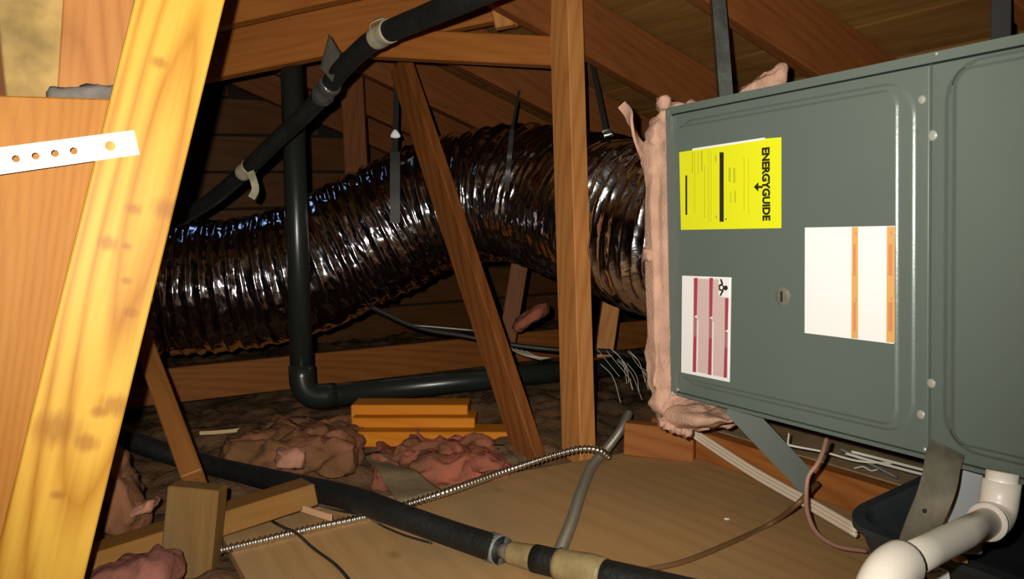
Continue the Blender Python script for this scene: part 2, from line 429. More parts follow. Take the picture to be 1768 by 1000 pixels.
def embossed(name, u0, u1, v0, v1, prof, mat):
    """sheet-metal panel; prof = list of (inset l, r, b, t, corner radius, height)"""
    K = 10; vs = []; fs = []
    for (l, r, bt, tp, rad, h) in prof:
        x0, x1, y0, y1 = u0 + l, u1 - r, v0 + bt, v1 - tp
        for cx, cy, s0 in ((x1 - rad, y1 - rad, 0), (x0 + rad, y1 - rad, 90), (x0 + rad, y0 + rad, 180), (x1 - rad, y0 + rad, 270)):
            for k in range(K + 1):
                a = math.radians(s0 + 90 * k / K); vs.append(fp(cx + rad * math.cos(a), cy + rad * math.sin(a), h))
    M_ = 4 * (K + 1)
    for i in range(len(prof) - 1):
        for k in range(M_): fs.append((i * M_ + k, i * M_ + (k + 1) % M_, (i + 1) * M_ + (k + 1) % M_, (i + 1) * M_ + k))
    fs.append(tuple((len(prof) - 1) * M_ + k for k in range(M_)))
    o = mobj(name, vs, fs, mat, ah, True)
    md = o.modifiers.new('wn', 'WEIGHTED_NORMAL'); md.weight = 100; md.keep_sharp = False
    return o
# left access panel: seam near px 1604, emboss ends near px 1566
uS = fuv(1603, 435)[0]; uE = fuv(1566, 435)[0]
vT = fuv(1480, 170)[1]; vB = fuv(1480, 716)[1]
iR = uS - uE; iT = (H - .014) - vT; iB = vB - .006
def prof_for(l, r, bt, tp):
    out = [(0, 0, 0, 0, .002, -.012), (0, 0, 0, 0, .002, -.001), (.0015, .0015, .0015, .0015, .002, 0)]
    for d0, h0 in ((-.014, 0.0), (.009, .003)):           # two rounded steps
        for k in range(7):
            t = k / 6; d = d0 + .0056 * t; h = h0 + .003 * (3 * t * t - 2 * t ** 3)
            e = d if h0 == 0 else d - .0145
            out.append((l, r + d, bt + e, tp + e, max(.02, .034 - d), h))
    return out
embossed('access_panel', .012, uS, .006, H - .014, prof_for(.006, iR, iB, iT), M_paint)
uR = fuv(1624, 435)[0]
pr = prof_for(uR - uS + .01, .05, iB - .004, iT - .01)
pr = [(l + (.0 if i < 3 else -.010 + .0018 * (i - 3)), r, b_, t, rad, h) for i, (l, r, b_, t, rad, h) in enumerate(pr)]
embossed('access_panel', uS + .003, FL, .006, H - .014, pr, M_paint)
fbox('top_flange', -.001, FL, H - .0125, H, -.02, .003, M_paint)
fbox('bottom_flange', .008, FL, 0, .0055, -.03, .003, M_paint)
fbox('corner_channel', -.003, .0022, .002, H - .004, -.03, .006, M_paint2)
fbox('corner_channel', .0085, .0115, .010, H - .016, -.03, .007, M_paint2)
fbox('channel_web', .0022, .0085, .004, H - .006, -.03, -.004, M_gap)
for x, y, r_ in ((1592, 172, .0055), (1610, 234, .0068), (1608, 662, .0062), (1590, 716, .0062), (1598, 776, .003), (1619, 84, .003), (1166, 682, .004), (1176, 672, .003)):
    u, v = fuv(x, y, .0005); disc_dome('screw', fp(u, max(.003, min(H - .003, v)), .0005 if x > 1300 else .007), NRM, r_, .003, M_steel, ah)
u, v = fuv(1352, 512, .006)
kp = disc_dome('plug', fp(u, v, .006), NRM, .0145, .003, plain('dull_plug', (.26, .25, .20), .5, .5, var=.2, scale=60), ah, 24)
fbox('plug_slot', u - .002, u + .002, v - .008, v + .008, .009, .0098, M_gap, kp)

# stickers -----------------------------------------------------------
N0 = .0062
def spx(name, px, n, thk, mat, parent):
    cs_ = []
    for x, y in px:
        u, v = fuv(x, y, n); cs_.append(fp(u, v, n))
    return quadbox(name, cs_, NRM, thk, mat, parent)
def sbar(name, x0, y0, x1, y1, mat, parent, n=N0 + .0006):
    """printed bar between two face points given in label-local u,v"""
    return fbox(name, x0, x1, y0, y1, n, n + .0002, mat, parent)
# energy label
en = spx('energy_label', [(1176, 397), (1173, 263), (1324, 239), (1349, 237), (1349, 394)], N0, .0004, M_yel, ah)
en['label'] = 'yellow energy rating sticker'
spx('peeled_edge', [(1195, 260), (1196, 256.5), (1320, 237.5), (1322, 241)], N0 + .0005, .0003, M_paper, en)
def ebar(x0, y0, x1, y1, mat, nm='print_bar'):
    q = [fuv(x, y, N0 + .0006) for x, y in ((x0, y0), (x1, y0), (x1, y1), (x0, y1))]
    return quadbox(nm, [fp(u, v, N0 + .0006) for u, v in q], NRM, .0002, mat, en)
ebar(1242.5, 263, 1249.5, 383, M_ink)
ebar(1183.5, 303, 1186.5, 371, M_ink)
for x, y0, y1, ww in ((1196, 263, 300, 2), (1200, 262, 368, 1.2), (1206, 262, 300, 1.5), (1212, 260, 296, 3), (1217, 285, 376, 1.5), (1224, 258, 384, 1.2),
                      (1228, 262, 384, 1.2), (1236, 268, 280, 3), (1237, 372, 378, 3), (1285, 272, 364, 1.4), (1293, 272, 368, 1.2)):
    ebar(x - ww / 2, y0, x + ww / 2, y1, M_olive, 'fine_print')
for x0, y0, x1, y1 in ((1258, 289, 1262, 314), (1266, 290, 1270, 316), (1261, 331, 1263, 350), (1268, 329, 1271, 350)):
    ebar(x0, y0, x1, y1, M_olive, 'fine_print')
ebar(1252, 377, 1255, 380, M_olive2)
def face_text(body, px0, px1, pxbase, pxtop, mat, parent, name, n=N0 + .0007, bold=.02):
    """text running down the face, letter tops to the right; fitted between px0 (start, y), px1 (end, y)"""
    cu = bpy.data.curves.new('t', 'FONT'); cu.body = body; cu.size = 1; cu.offset = bold; cu.resolution_u = 3
    ob = bpy.data.objects.new('t', cu); col.objects.link(ob)
    dg = bpy.context.evaluated_depsgraph_get(); me = bpy.data.meshes.new_from_object(ob.evaluated_get(dg))
    xs = [v.co.x for v in me.vertices]; ys = [v.co.y for v in me.vertices]
    x0, x1, y0, y1 = min(xs), max(xs), min(ys), max(ys)
    ub, vb = fuv(pxbase, px0, n); ut, _ = fuv(pxtop, px0, n); _, ve = fuv(pxbase, px1, n)
    vs = [fp(ub + (v.co.y - y0) / (y1 - y0) * (ut - ub), vb + (v.co.x - x0) / (x1 - x0) * (ve - vb), n) for v in me.vertices]
    fs = [tuple(p.vertices) for p in me.polygons]
    bpy.data.objects.remove(ob); bpy.data.curves.remove(cu); bpy.data.meshes.remove(me)
    return mobj(name, vs, fs, mat, parent)
face_text('ENERGYGUIDE', 255.5, 381.5, 1315, 1329, M_ink, en, 'lettering', bold=.05)
ebar(1305, 321, 1317, 325, M_ink, 'arrow')
q = [fuv(x, y, N0 + .0008) for x, y in ((1301.5, 323), (1309.5, 314.5), (1309.5, 331))]
quadbox('arrow', [fp(u, v, N0 + .0008) for u, v in q], NRM, .0002, M_ink, en)
# white label with two orange bands
wl = spx('warning_label', [(1389.5, 575), (1390, 393), (1545.5, 390), (1543.5, 594)], N0, .0004, M_paper, ah)
wl['label'] = 'white sticker with two orange bands'
def band(pxs, mat, parent, nm='print_band', n=N0 + .0006):
    return quadbox(nm, [fp(*fuv(x, y, n), n) for x, y in pxs], NRM, .0002, mat, parent)
for x0, x1, t0, b0 in ((1470.5, 1481.5, 392, 585), (1531, 1545, 391, 592)):
    band([(x0 + .5, t0), (x1, t0), (x1, b0), (x0 - .5, b0 - 1)], M_orange, wl)
    for y0, y1 in ((422, 476), (522, 572)): band([(x0 + 3, y0), (x1 - 4, y0), (x1 - 4, y1), (x0 + 3, y1)], M_redp, wl, 'print_block', N0 + .0009)
    for y in (403, 517): band([(x0 + 5, y), (x0 + 9, y - 3), (x0 + 9, y + 3)], M_redp, wl, 'print_triangle', N0 + .0009)
# pink and white label with three crimson bands and a pictogram
pl_ = spx('instruction_label', [(1176.5, 643), (1178, 476), (1263, 479), (1260, 660)], N0, .0004, M_paper, ah)
pl_['label'] = 'white and pink sticker with three crimson bands'
band([(1197.5, 481), (1258, 483), (1256, 653), (1196, 641)], M_pinkp, pl_, 'print_field', N0 + .0005)
for x, t0, b0 in ((1201, 480, 643), (1227.5, 480, 648), (1254.5, 515, 653)):
    hh = (b0 - t0)
    band([(x - 2.5, t0), (x + 3.5, t0), (x + 2, t0 + hh * .4), (x - 3, t0 + hh * .4)], M_crim, pl_, n=N0 + .0008)
    band([(x - 3, t0 + hh * .4), (x + 2, t0 + hh * .4), (x + 1.5, t0 + hh * .62), (x - 3.5, t0 + hh * .62)], M_mauve, pl_, n=N0 + .0008)
    band([(x - 3.5, t0 + hh * .62), (x + 1.5, t0 + hh * .62), (x + .5, b0), (x - 5, b0 - 1)], M_crim, pl_, n=N0 + .0008)
    band([(x + 3.2, t0 + hh * .45), (x + 4.4, t0 + hh * .45), (x + 3, b0), (x + 1.6, b0)], M_paper, pl_, n=N0 + .0008)
    band([(x - 2, t0 + hh * .41), (x + 2, t0 + hh * .395), (x + 2, t0 + hh * .425)], M_paper, pl_, 'print_triangle', N0 + .0011)
band([(1241, 481), (1259.5, 482), (1258.5, 514), (1241, 512)], M_paper, pl_, 'pictogram_field', N0 + .0009)
for pxs in ([(1241, 492), (1246, 490), (1250, 494), (1250, 500), (1246, 503), (1241, 501)], [(1243, 482), (1246, 482), (1249, 491), (1246, 492)],
            [(1242, 511), (1245, 511), (1250, 502), (1247, 501)], [(1249, 494), (1255, 493), (1257, 498), (1254, 502), (1249, 500)]):
    band(pxs, M_ink, pl_, 'pictogram', N0 + .0012)
band([(1243.5, 494.5), (1247, 493.5), (1248.5, 497), (1246.5, 500), (1243.5, 499)], M_paper, pl_, 'pictogram', N0 + .0015)

# pink batt wrapped round the end of the cabinet
iw = thing('insulation_wrap', fp(-.03, .2, -.25), 'pale pink fibreglass wrapped round the end of the grey air handler', 'insulation')
fluff('batt', fp(-.025, .225, -.265), [A * .022, B * .30, Z * .305], M_pink, iw, ex=.28, amp=.009, freq=34, nu=110, nv=80, seed=2)
fluff('bottom_flap', fp(.035, -.045, -.05), [A * -.085, B * .07, Z * .036], M_pink, iw, ex=.7, amp=.007, freq=30, seed=5,
      taper=lambda x, y, z: (x, y, z * (1 - .42 * (x + 1)) + .40 * (x + 1) * .55))
ribbon('torn_strip', [P(1118, 285, 1.60), P(1110, 262, 1.59), P(1098, 238, 1.58), P(1090, 214, 1.58), P(1085, 196, 1.59), P(1074, 181, 1.60)],
       lambda t: RT * math.cos(2.6 * t) + FW * math.sin(2.6 * t), .017, .005, M_pink, iw, n=10, taper=lambda t: 1.25 - .5 * abs(t - .5))
for k, (x, y, s) in enumerate(((1121, 440, 1.0), (1146, 180, 1.1))):
    fluff('tuft', P(x, y, 1.575), [RT * .011 * s, FW * .02, UP * .012 * s], M_pink, iw, amp=.006, freq=60, nu=20, nv=12, seed=k)
for k in range(6):
    s0 = P(1142 + k * 9, 730 + k * 3.2, 1.585)
    fluff('tuft', s0, [RT * .007, FW * .015, UP * (.008 + .005 * random.random())], M_pink, iw, amp=.005, freq=70, nu=16, nv=10, seed=k + 20)
fluff('insulation_tuft', P(1312, 152, 1.55), [RT * .040 + UP * .012, FW * .05, UP * .018], M_pink, None, amp=.008, freq=34, seed=9,
      label='torn pink insulation tuft lying on top of the grey air handler', cat='insulation', taper=lambda x, y, z: (x, y, z * (1 + .75 * x)))

# ================================================================== FLEXIBLE DUCT
DR = .218
start = fp(-.04, .24, -.335)
dpts = [start + A * -.02, start + A * .30 + Z * .03, P(1000, 356, 2.52), P(880, 335, 2.72), P(755, 356, 2.80), P(640, 412, 2.82), P(530, 462, 2.80), P(410, 488, 2.78), P(280, 500, 2.74), P(120, 508, 2.66), P(-80, 512, 2.55), P(-380, 518, 2.3)]
dc = resample(spline(dpts, 40), .0034)
dfr = frames(dc)
PITCHD = .043; TH = 150
vs = []; fs = []
for i, (p, (t, u, s)) in enumerate(zip(dc, dfr)):
    sl = i * .0034
    for k in range(TH):
        a = 2 * math.pi * k / TH
        ph = (sl / PITCHD + k / TH) % 1.0
        ridge = 1 - abs(math.sin(math.pi * ph)) ** .8
        q = V((sl * 30, math.cos(a) * 2.4, math.sin(a) * 2.4))
        q2 = V((sl * 70, math.cos(a) * 9, math.sin(a) * 9 + 5))
        cr = noise.noise(q) * .0075 + noise.noise(q2) * .0036 + noise.noise(q2 * 2.3) * .0013
        sag = -.012 * noise.noise(V((sl * 2.1, math.cos(a), 3 + math.sin(a))))
        rd = (.0115 + .018 * math.exp(-(sl / .75) ** 2)) * (.75 + .6 * noise.noise(V((sl * 5, math.cos(a) * 1.5, math.sin(a) * 1.5 + 9))))
        rr = DR - .010 - .010 * math.exp(-(sl / .75) ** 2) + rd * ridge + cr * (1.05 - ridge * .7) + sag
        vs.append(p + (u * math.cos(a) + s * math.sin(a)) * rr)
for i in range(len(dc) - 1):
    for k in range(TH): fs.append((i * TH + k, i * TH + (k + 1) % TH, (i + 1) * TH + (k + 1) % TH, (i + 1) * TH + k))
fd = thing('flexible_duct', (dc[len(dc) // 2] - Z * DR), 'fat silver foil flexible duct curving from the air handler across the attic', 'duct')
mobj('foil_sleeve', vs, fs, M_foil, fd, True)
# strap hangers: a band down the near flank of the duct, a strip up from its crown
dproj = [((884 + FPX * (p - CAM).dot(RT) / (p - CAM).dot(FW)), (500 - FPX * (p - CAM).dot(UP) / (p - CAM).dot(FW)), (p - CAM).dot(FW), p) for p in vs]
def hanger(x0, y0, x1, y1, xt, yt, wid, mat, label):
    pts = []
    for k in range(9):
        x, y = x0 + (x1 - x0) * k / 8, y0 + (y1 - y0) * k / 8
        near = [q for q in dproj if abs(q[0] - x) < 7 and abs(q[1] - y) < 7]
        if near:
            dmin = min(q[2] for q in near); pts.append(P(x, y, dmin - .008))
    th_ = thing('duct_strap', pts[-1], label, 'strap')
    ribbon('flank_band', pts, RT, wid, .002, mat, th_, n=4)
    D = (pts[0] - CAM).dot(FW)
    ribbon('hanging_strip', [pts[0], pts[0].lerp(P(xt, yt, D + .1), .5), P(xt, yt, D + .1)], RT, wid * .6, .002, M_black, th_, n=4)
hanger(682, 246, 682, 385, 686, 90, .030, plain('grey_strap', (.06, .06, .055), .6), 'grey strap hugging the silver duct behind the slanted strut')
hanger(884, 224, 874, 330, 905, 110, .014, plain('dark_strap', (.06, .055, .05), .5), 'thin dark strap hugging the silver duct above its bend')
hanger(1046, 224, 1052, 236, 1022, 108, .024, M_galv, 'metal strap above the silver duct between post and air handler')
fluff('paper_scrap', P(683, 231, 2.66), [RT * .012, FW * .006, UP * .014], M_paper, None, amp=.003, freq=40, nu=16, nv=10,
      label='small white paper scrap on top of the silver duct', cat='scrap', taper=lambda x, y, z: (x * (1 - .6 * z), y, z))

# ================================================================== LUMBER
# near truss web, face-on to the lens at left
a_f = 1.22
def web(px, py, c): return PL(px, py, A, c)
mid_t, mid_b = web(312, -5, a_f + .019), web(62, 1010, a_f + .019)
ext = (mid_t - mid_b).normalized()
wdir = A.cross(ext)
_c = (mid_b - ext * .16 + mid_t + ext * .40) / 2
def wl_(px, py):
    q = web(px, py, a_f) - _c; return q.dot(ext), q.dot(wdir)
_kn = [(*wl_(x, y), k) for x, y, k in ((275, 108, .012), (231, 361, .012), (186, 420, .014), (95, 740, .034), (150, 765, .017), (196, 700, .022), (226, 540, .011), (290, 362, .022), (100, 855, .010), (218, 425, .008), (218, 485, .008), (172, 712, .012))]
W_near = wood('wood_fresh_pine', (.58, .325, .045), (.34, .130, .009), rings=17, knots=0, ringmix=.55, rough=.45, centre=(*wl_(266, 330), .01), knot_at=_kn)
lw = abs((web(163, 300, a_f) - web(320, 300, a_f)).dot(wdir))
beam('truss_web', mid_b - ext * .16, mid_t + ext * .40, lw, .038, wdir, W_near, 'broad pale yellow pine truss web with knots, leaning beside the perforated strap', 'beam', bev=.002)
# wide board nailed behind it, its grain parallel to the web, its top cut level
ca = a_f + .058
gt, gb_ = web(86, 171, ca), web(86 - 258, 1171, ca)
gx = (gt - gb_).normalized(); gy = A.cross(gx)
gw_ = abs((web(-60, 400, ca) - web(200, 400, ca)).dot(gy))
beam('gusset_board', gb_, gt, gw_, .038, gy, W_board, 'wide orange-brown board behind the pale leaning truss web', 'board', bev=.002, shear=-gy.z / gx.z)
beam('stud_end', web(170, 215, 1.46), web(205, -330, 1.46), .115, .038, B, W_post, 'brown stud end above the wide orange board', 'stud')
beam('strand_board_panel', web(88, 215, 1.53), web(30, -340, 1.53), .112, .012, B, W_osb, 'yellowish strand board strip beside the brown stud end', 'board')
beam('stud_end', web(0, 215, 1.57), web(-62, -340, 1.57), .10, .038, B, W_old, 'dark stud end beside the yellowish strand board strip', 'stud')
fluff('insulation_scrap', web(158, 165, ca + .005), [B * .055, A * .012, Z * .010], plain('grey_lint', (.12, .105, .095), .95, var=.3, scale=30, bump=.8), None, amp=.008, freq=40, nu=30, nv=14,
      label='grey lint lying on top of the wide orange board', cat='insulation')
tube('straw', [web(88, 157, ca), web(100, 163, ca), web(110, 170, ca)], .0016, plain('straw', (.5, .4, .24), .7), segs=6, n=3, label='thin straw splinter lying on top edge of the wide orange board', cat='splinter')

# perforated strap nailed to the web
def perf_strap():
    p0, p1 = web(236, 246, a_f - .004), web(-420, 335, a_f - .030)
    x, y, zz = frame(p0, p1, Z); Ln = (p1 - p0).length; hw = .0155; step = .0212; r = .0046
    vs = []; fs = []; nn = int(Ln / step)
    for c in range(nn):
        cx = (c + .5) * step; base = len(vs); big = .0065 if c == 1 else r
        sq = [(-1, -1), (0, -1), (1, -1), (1, 0), (1, 1), (0, 1), (-1, 1), (-1, 0)]
        hole = c not in (0, 2)
        for sx, sy in sq: vs.append(p0 + x * (cx + sx * step / 2) + y * (sy * hw))
        for sx, sy in sq:
            l = math.hypot(sx, sy); q_ = big if hole else 1e-5
            vs.append(p0 + x * (cx + sx / l * q_) + y * (sy / l * q_))
        for k in range(8): fs.append((base + k, base + (k + 1) % 8, base + 8 + (k + 1) % 8, base + 8 + k))
    o = mobj('perforated_strap', vs, fs, M_strap, None)
    o.modifiers.new('s', 'SOLIDIFY').thickness = .0012
    tag(o, 'white perforated metal strap nailed across the pale truss web', 'strap')
perf_strap()

# upright post and slanted strut
pb = G(1000, 800, -.03); pt = P(976, -30, (pb - CAM).dot(FW) + .02)
post_dir = (RT + FW * .75).normalized()
beam('post', pb, pt, .078, .046, RT * -.52 + FW * .85, W_post, 'upright wooden post standing at the plywood edge before the silver duct', 'post')
sb = G(921, 806, -.03); st = P(692, 112, 2.5)
beam('strut', sb, st, .078, .034, RT * -.62 + FW * .78, wood('wood_strut', (.23, .078, .019), (.13, .038, .009), rings=30, knots=.4),
     'slanted wooden strut crossing in front of the silver duct', 'strut')
# short strut at left resting on the stub
beam('strut', P(338, 838, 1.60), P(236, 560, 1.95), .040, .07, RT, wood('wood_thin_strut', (.24, .095, .024), (.16, .06, .013), rings=24, knots=.3), 'thin slanted strut rising from the dusty stub block under the silver duct', 'strut')
beam('stub_block', P(318, 1090, 1.50), P(342, 838, 1.50), .088, .05, RT, W_dusty, 'dusty upright stub block beside the end of the metal conduit', 'block')
# collar beams up in the truss
beam('collar_beam', P(250, 118, 2.36), P(870, -10, 2.30), .140, .038, UP, W_beam, 'wide orange-brown brace rising above the black upright pipe', 'beam')
beam('collar_beam', P(330, 30, 2.20), P(800, -75, 2.20), .089, .038, UP, W_beam, 'orange-brown brace directly above the wider rising brace', 'beam')
beam('collar_beam', P(640, 76, 2.24), P(985, 92, 2.12), .072, .038, UP, W_beam, 'level wooden tie between the rising brace and the upright post', 'beam')
beam('brace_block', P(858, -25, 2.2), P(872, 48, 2.2), .05, .03, RT, W_post, 'short wooden block standing on the level tie by the upright post', 'block')
beam('brace_block', P(878, 30, 2.26), P(985, -30, 2.26), .06, .03, UP, W_post, 'short slanted wooden block above the level tie beside the post', 'block')
beam('stud', P(606, 95, 3.25), P(618, 330, 3.25), .085, .038, RT, W_old, 'thin upright stud behind the silver duct beside the black pipe', 'stud')
beam('web_brace', P(900, 440, 3.05), P(872, 610, 3.05), .06, .038, RT, W_old, 'short leaning brace in the dark under the silver duct bend', 'brace')
beam('web_brace', P(1058, 500, 2.85), P(1038, 640, 2.85), .058, .038, RT, W_post, 'short leaning brace beneath the duct between post and air handler', 'brace')
# bottom chord across the floor
beam('bottom_chord', ab(3.0, -.5, .055), ab(3.0, 2.6, .055), .115, .038, Z, wood('wood_chord', (.27, .095, .02), (.18, .055, .011), rings=30, knots=.3),
     'long reddish joist lying across the floor under the silver duct', 'joist')
# rafters
rg = 'rafters under the roof boards'
off = Z * -.074
for a, rl in ((.90, 'dark rafter above the near end of the air handler'), (1.38, 'red-brown rafter passing behind the steel hanger angle'), (1.87, 'red-brown rafter starting behind the upright post above the air handler'),
              (2.36, 'dark rafter above the bend of the silver duct'), (2.85, 'dim rafter deep in the attic behind the silver duct'), (3.34, 'dim rafter deep in the attic behind the silver duct'), (3.83, 'dim rafter deep in the attic behind the silver duct')):
    b0, b1 = RIDGE + .03, 3.2
    beam('rafter', ab(a, b0, rz(b0)) + off, ab(a, b1, rz(b1)) + off, .138, .038, Z, W_old, rl, 'rafter', rg)
# added vent, out of view: its glowing pane puts bluish light on the duct
rv = thing('added_vent', ab(3.1, .48, rz(.48) - .02), 'small added roof vent, out of view, with a glowing bluish pane above the duct', 'vent')
sl_ = (B - Z * PITCH).normalized()
vc = ab(3.1, .48, rz(.48) - .012)
m_glow, N_, L_, b_s = nt('blue_pane_glow'); b_s.inputs['Emission Color'].default_value = (.35, .55, 1, 1); b_s.inputs['Emission Strength'].default_value = 2.0
beam('glow_pane', vc - sl_ * .12, vc + sl_ * .12, .24, .006, A, m_glow, parent=rv, bev=0)
for sg in (-1, 1):
    beam('added_vent_frame', vc - sl_ * .14 + A * .13 * sg, vc + sl_ * .14 + A * .13 * sg, .02, .03, A, M_galv, parent=rv, bev=0)
    beam('added_vent_frame', vc - A * .14 + sl_ * .13 * sg, vc + A * .14 + sl_ * .13 * sg, .02, .03, sl_, M_galv, parent=rv, bev=0)

# loose lumber: stacked orange offcuts
sy = 2.30
def offcut(x0, x1, y, D0, D1, lab):
    p0, p1 = P(x0, y, D0), P(x1, y + 0, D1)
    beam('lumber_offcut', p0, p1, .089, .0385, (FW - Z * FW.z).normalized(), W_scrap, lab, 'lumber', 'stacked lumber offcuts')
offcut(622, 882, 752, 2.21, 2.20, 'lowest and longest orange lumber offcut of the stack by the strut')
offcut(613, 822, 728, 2.26, 2.25, 'middle orange lumber offcut of the stack by the strut')
offcut(612, 810, 706, 2.30, 2.29, 'topmost orange lumber offcut of the stack by the strut')
# flat joist in the left foreground
p1 = P(536, 848, 1.66); p0 = P(60, 1000, 1.42)
beam('floor_joist', p0, p1, .075, .042, (FW - Z * FW.z), wood('wood_joist', (.27, .125, .028), (.19, .08, .016), rings=24, knots=.4, ringmix=.2, stain=(.17, .105, .04)),
     'flat wooden joist with a cut end beneath the lower black insulated line', 'joist')
# kerb board beside the plywood under the air handler
beam('kerb_board', ab(1.70, 1.275, .030), ab(.98, 1.275, .030), .062, .038, Z, wood('wood_kerb', (.42, .155, .038), (.27, .085, .02), rings=24, knots=.6),
     'reddish kerb board on edge beside the plywood under the air handler', 'board')
beam('kerb_block', P(1080, 755, 2.02), P(1200, 768, 1.96), .075, .038, Z, wood('wood_kblock', (.36, .135, .038), (.24, .08, .02), rings=24, knots=.3),
     'short reddish block butting the end of the kerb board', 'block')
beam('deck_strip', ab(1.75, 1.53, .050), ab(.98, 1.53, .050), .45, .015, B, plain('dusty_shelf', (.36, .25, .13), .85, var=.2, scale=9, bump=.3), 'dusty board shelf behind the kerb board under the air handler', 'board')

# ================================================================== BLACK DRAIN PIPE
dp = thing('drain_pipe', P(523, 690, 2.37), 'glossy black upright drain pipe turning along the floor at an elbow', 'pipe')
t0, e0 = P(502, 60, 2.37), P(522, 688, 2.37)
h1 = P(1150, 622, 2.83)
tube('upright', [t0, t0.lerp(e0, .5), P(521, 655, 2.37)], .0305, M_abs, dp, segs=24, smooth_path=False)
R_ = .06; d1 = (t0 - e0).normalized(); d2 = (h1 - e0).normalized()
ell = []
for k in range(11):
    s = k / 10; ell.append((e0 + d1 * R_) * (1 - s) ** 2 + e0 * 2 * s * (1 - s) + (e0 + d2 * R_) * s ** 2)
tube('elbow', [e0 + d1 * (R_ + .03)] + ell + [e0 + d2 * (R_ + .03)], .0345, M_abs, dp, segs=24, smooth_path=False)
tube('floor_run', [e0 + d2 * .05, e0.lerp(h1, .5), h1], .0305, M_abs, dp, segs=24, smooth_path=False)

# ================================================================== INSULATED REFRIGERANT LINES
ul = thing('insulated_line', P(560, 150, 2.0), 'upper black foam-insulated line with pale tape slanting across the roof framing', 'pipe')
up_pts = [P(1120, -150, 1.29), P(960, -70, 1.42), P(820, -8, 1.52), P(735, 28, 1.64), P(650, 66, 1.78), P(590, 120, 1.9), P(545, 178, 2.0), P(480, 240, 2.1), P(420, 298, 2.2), P(360, 348, 2.32), P(290, 388, 2.42), P(200, 420, 2.5)]
upath = spline(up_pts, 14)
tube('foam_sleeve', upath, lambda t: .0236 - .0048 * t, M_foam, ul, segs=20, smooth_path=False)
def wrap(path, px, half, rad, mat, parent, nm='tape_wrap', lumpy=.0015):
    i = min(range(len(path)), key=lambda j: abs((884 + FPX * (path[j] - CAM).dot(RT) / (path[j] - CAM).dot(FW)) - px))
    t = (path[i + 1] - path[i - 1]).normalized(); c = path[i]
    return tube(nm, [c - t * half, c - t * half * .5, c, c + t * half * .5, c + t * half], lambda s: rad + lumpy * math.sin(s * 11), mat, parent, segs=20, n=3)
wrap(upath, 662, .028, .0243, M_tape, ul, lumpy=.0004)
wrap(upath, 425, .020, .0212, M_tape, ul, lumpy=.0004)
wrap(upath, 562, .03, .0250, M_clear, ul)
ribbon('tape_tail', [P(432, 296, 2.16), P(438, 312, 2.155), P(441, 328, 2.16), P(434, 342, 2.165)], RT + UP * .15, .018, .0012, M_tape, ul)
ribbon('tape_tail', [P(640, 45, 1.74), P(645, 36, 1.73), P(662, 30, 1.73)], FW + UP * .6, .022, .0012, M_tape, ul)
# folded foil flap at the clear tape
mobj('foil_flap', [P(552, 118, 1.93), P(568, 58, 1.93), P(588, 92, 1.90), P(575, 140, 1.90), P(556, 120, 1.92), P(569, 62, 1.92), P(586, 96, 1.89), P(574, 142, 1.89)],
     [(0, 1, 2, 3), (7, 6, 5, 4), (0, 4, 5, 1), (1, 5, 6, 2), (2, 6, 7, 3), (3, 7, 4, 0)], plain('dull_flap', (.14, .13, .11), .45, .3, bump=.4), ul)

ll = thing('insulated_line', G(700, 900, 0), 'lower black foam-insulated line lying across the plywood with tan taped joints', 'pipe')
lr = .0225
lp = [P(150, 722, 2.1), P(205, 752, 2.05), P(280, 780, 2.0), G(360, 803, lr), G(440, 822, lr), G(545, 846, lr + .012), G(620, 865, lr + .020), G(690, 890, lr + .021), G(780, 922, lr + .008), G(866, 951, lr)]
lpath = spline(lp, 12)
tube('foam_sleeve', lpath, lambda t: lr + .001 * math.sin(t * 13), M_foam, ll, segs=20, smooth_path=False)
e1 = G(866, 951, lr); e2 = G(1130, 1012, lr); e3 = e2 + (e2 - e1) * .5
ax = lambda s: e1.lerp(e2, s)
tube('clamp_ring', [G(846, 944, lr), G(866, 951, lr)], lr + .0015, plain('grey_band', (.15, .16, .15), .5), ll, segs=20, n=3)
tube('bare_pipe', [ax(0), ax(.12)], .0125, M_copper, ll, segs=16, n=3)
tube('tape_wrap', [ax(.06), ax(.10), ax(.16), ax(.22), ax(.26)], lambda s: .0175 + .004 * s, M_tantape, ll, segs=18, n=3)
tube('foam_sleeve', [ax(.24), ax(.46)], lr - .0005, M_foam, ll, segs=20, n=3)
tube('tape_wrap', [ax(.40), ax(.50), ax(.60), ax(.70)], lambda s: lr + .0025 - .001 * math.sin(s * 7), M_tantape, ll, segs=20, n=4)
tube('foam_sleeve', [ax(.66), ax(1.0), e3], lr, M_foam, ll, segs=20, n=4)

# ================================================================== METAL CONDUITS
def conduit(name, pts, R, pitch, mat, label):
    pp = resample(spline(pts, 24), pitch / 6); fr = frames(pp); vs = []; fs = []; sg = 12
    for i, (p, (t, u, s)) in enumerate(zip(pp, fr)):
        r = R * (.80 + .20 * math.sin(2 * math.pi * i / 6))
        for k in range(sg):
            a = 2 * math.pi * k / sg; vs.append(p + (u * math.cos(a) + s * math.sin(a)) * r)
    for i in range(len(pp) - 1):
        for k in range(sg): fs.append((i * sg + k, i * sg + (k + 1) % sg, (i + 1) * sg + (k + 1) % sg, (i + 1) * sg + k))
    fs.append(tuple(range(sg))[::-1]); fs.append(tuple((len(pp) - 1) * sg + k for k in range(sg)))
    return tag(mobj(name, vs, fs, mat, None, True), label, 'conduit')
cr_ = .0085
conduit('metal_conduit', [G(378, 951, cr_), G(450, 934, cr_), G(540, 912, cr_), G(640, 890, cr_ + .0), G(760, 853, .030), P(880, 811, 1.83), P(960, 785, 1.85), P(1005, 775, 1.865), P(1035, 778, 1.88), P(1050, 789, 1.90)],
        cr_, .0098, plain('bright_conduit', (.72, .70, .64), .28, 1.0), 'bright ribbed metal conduit running from stub block to upright post')
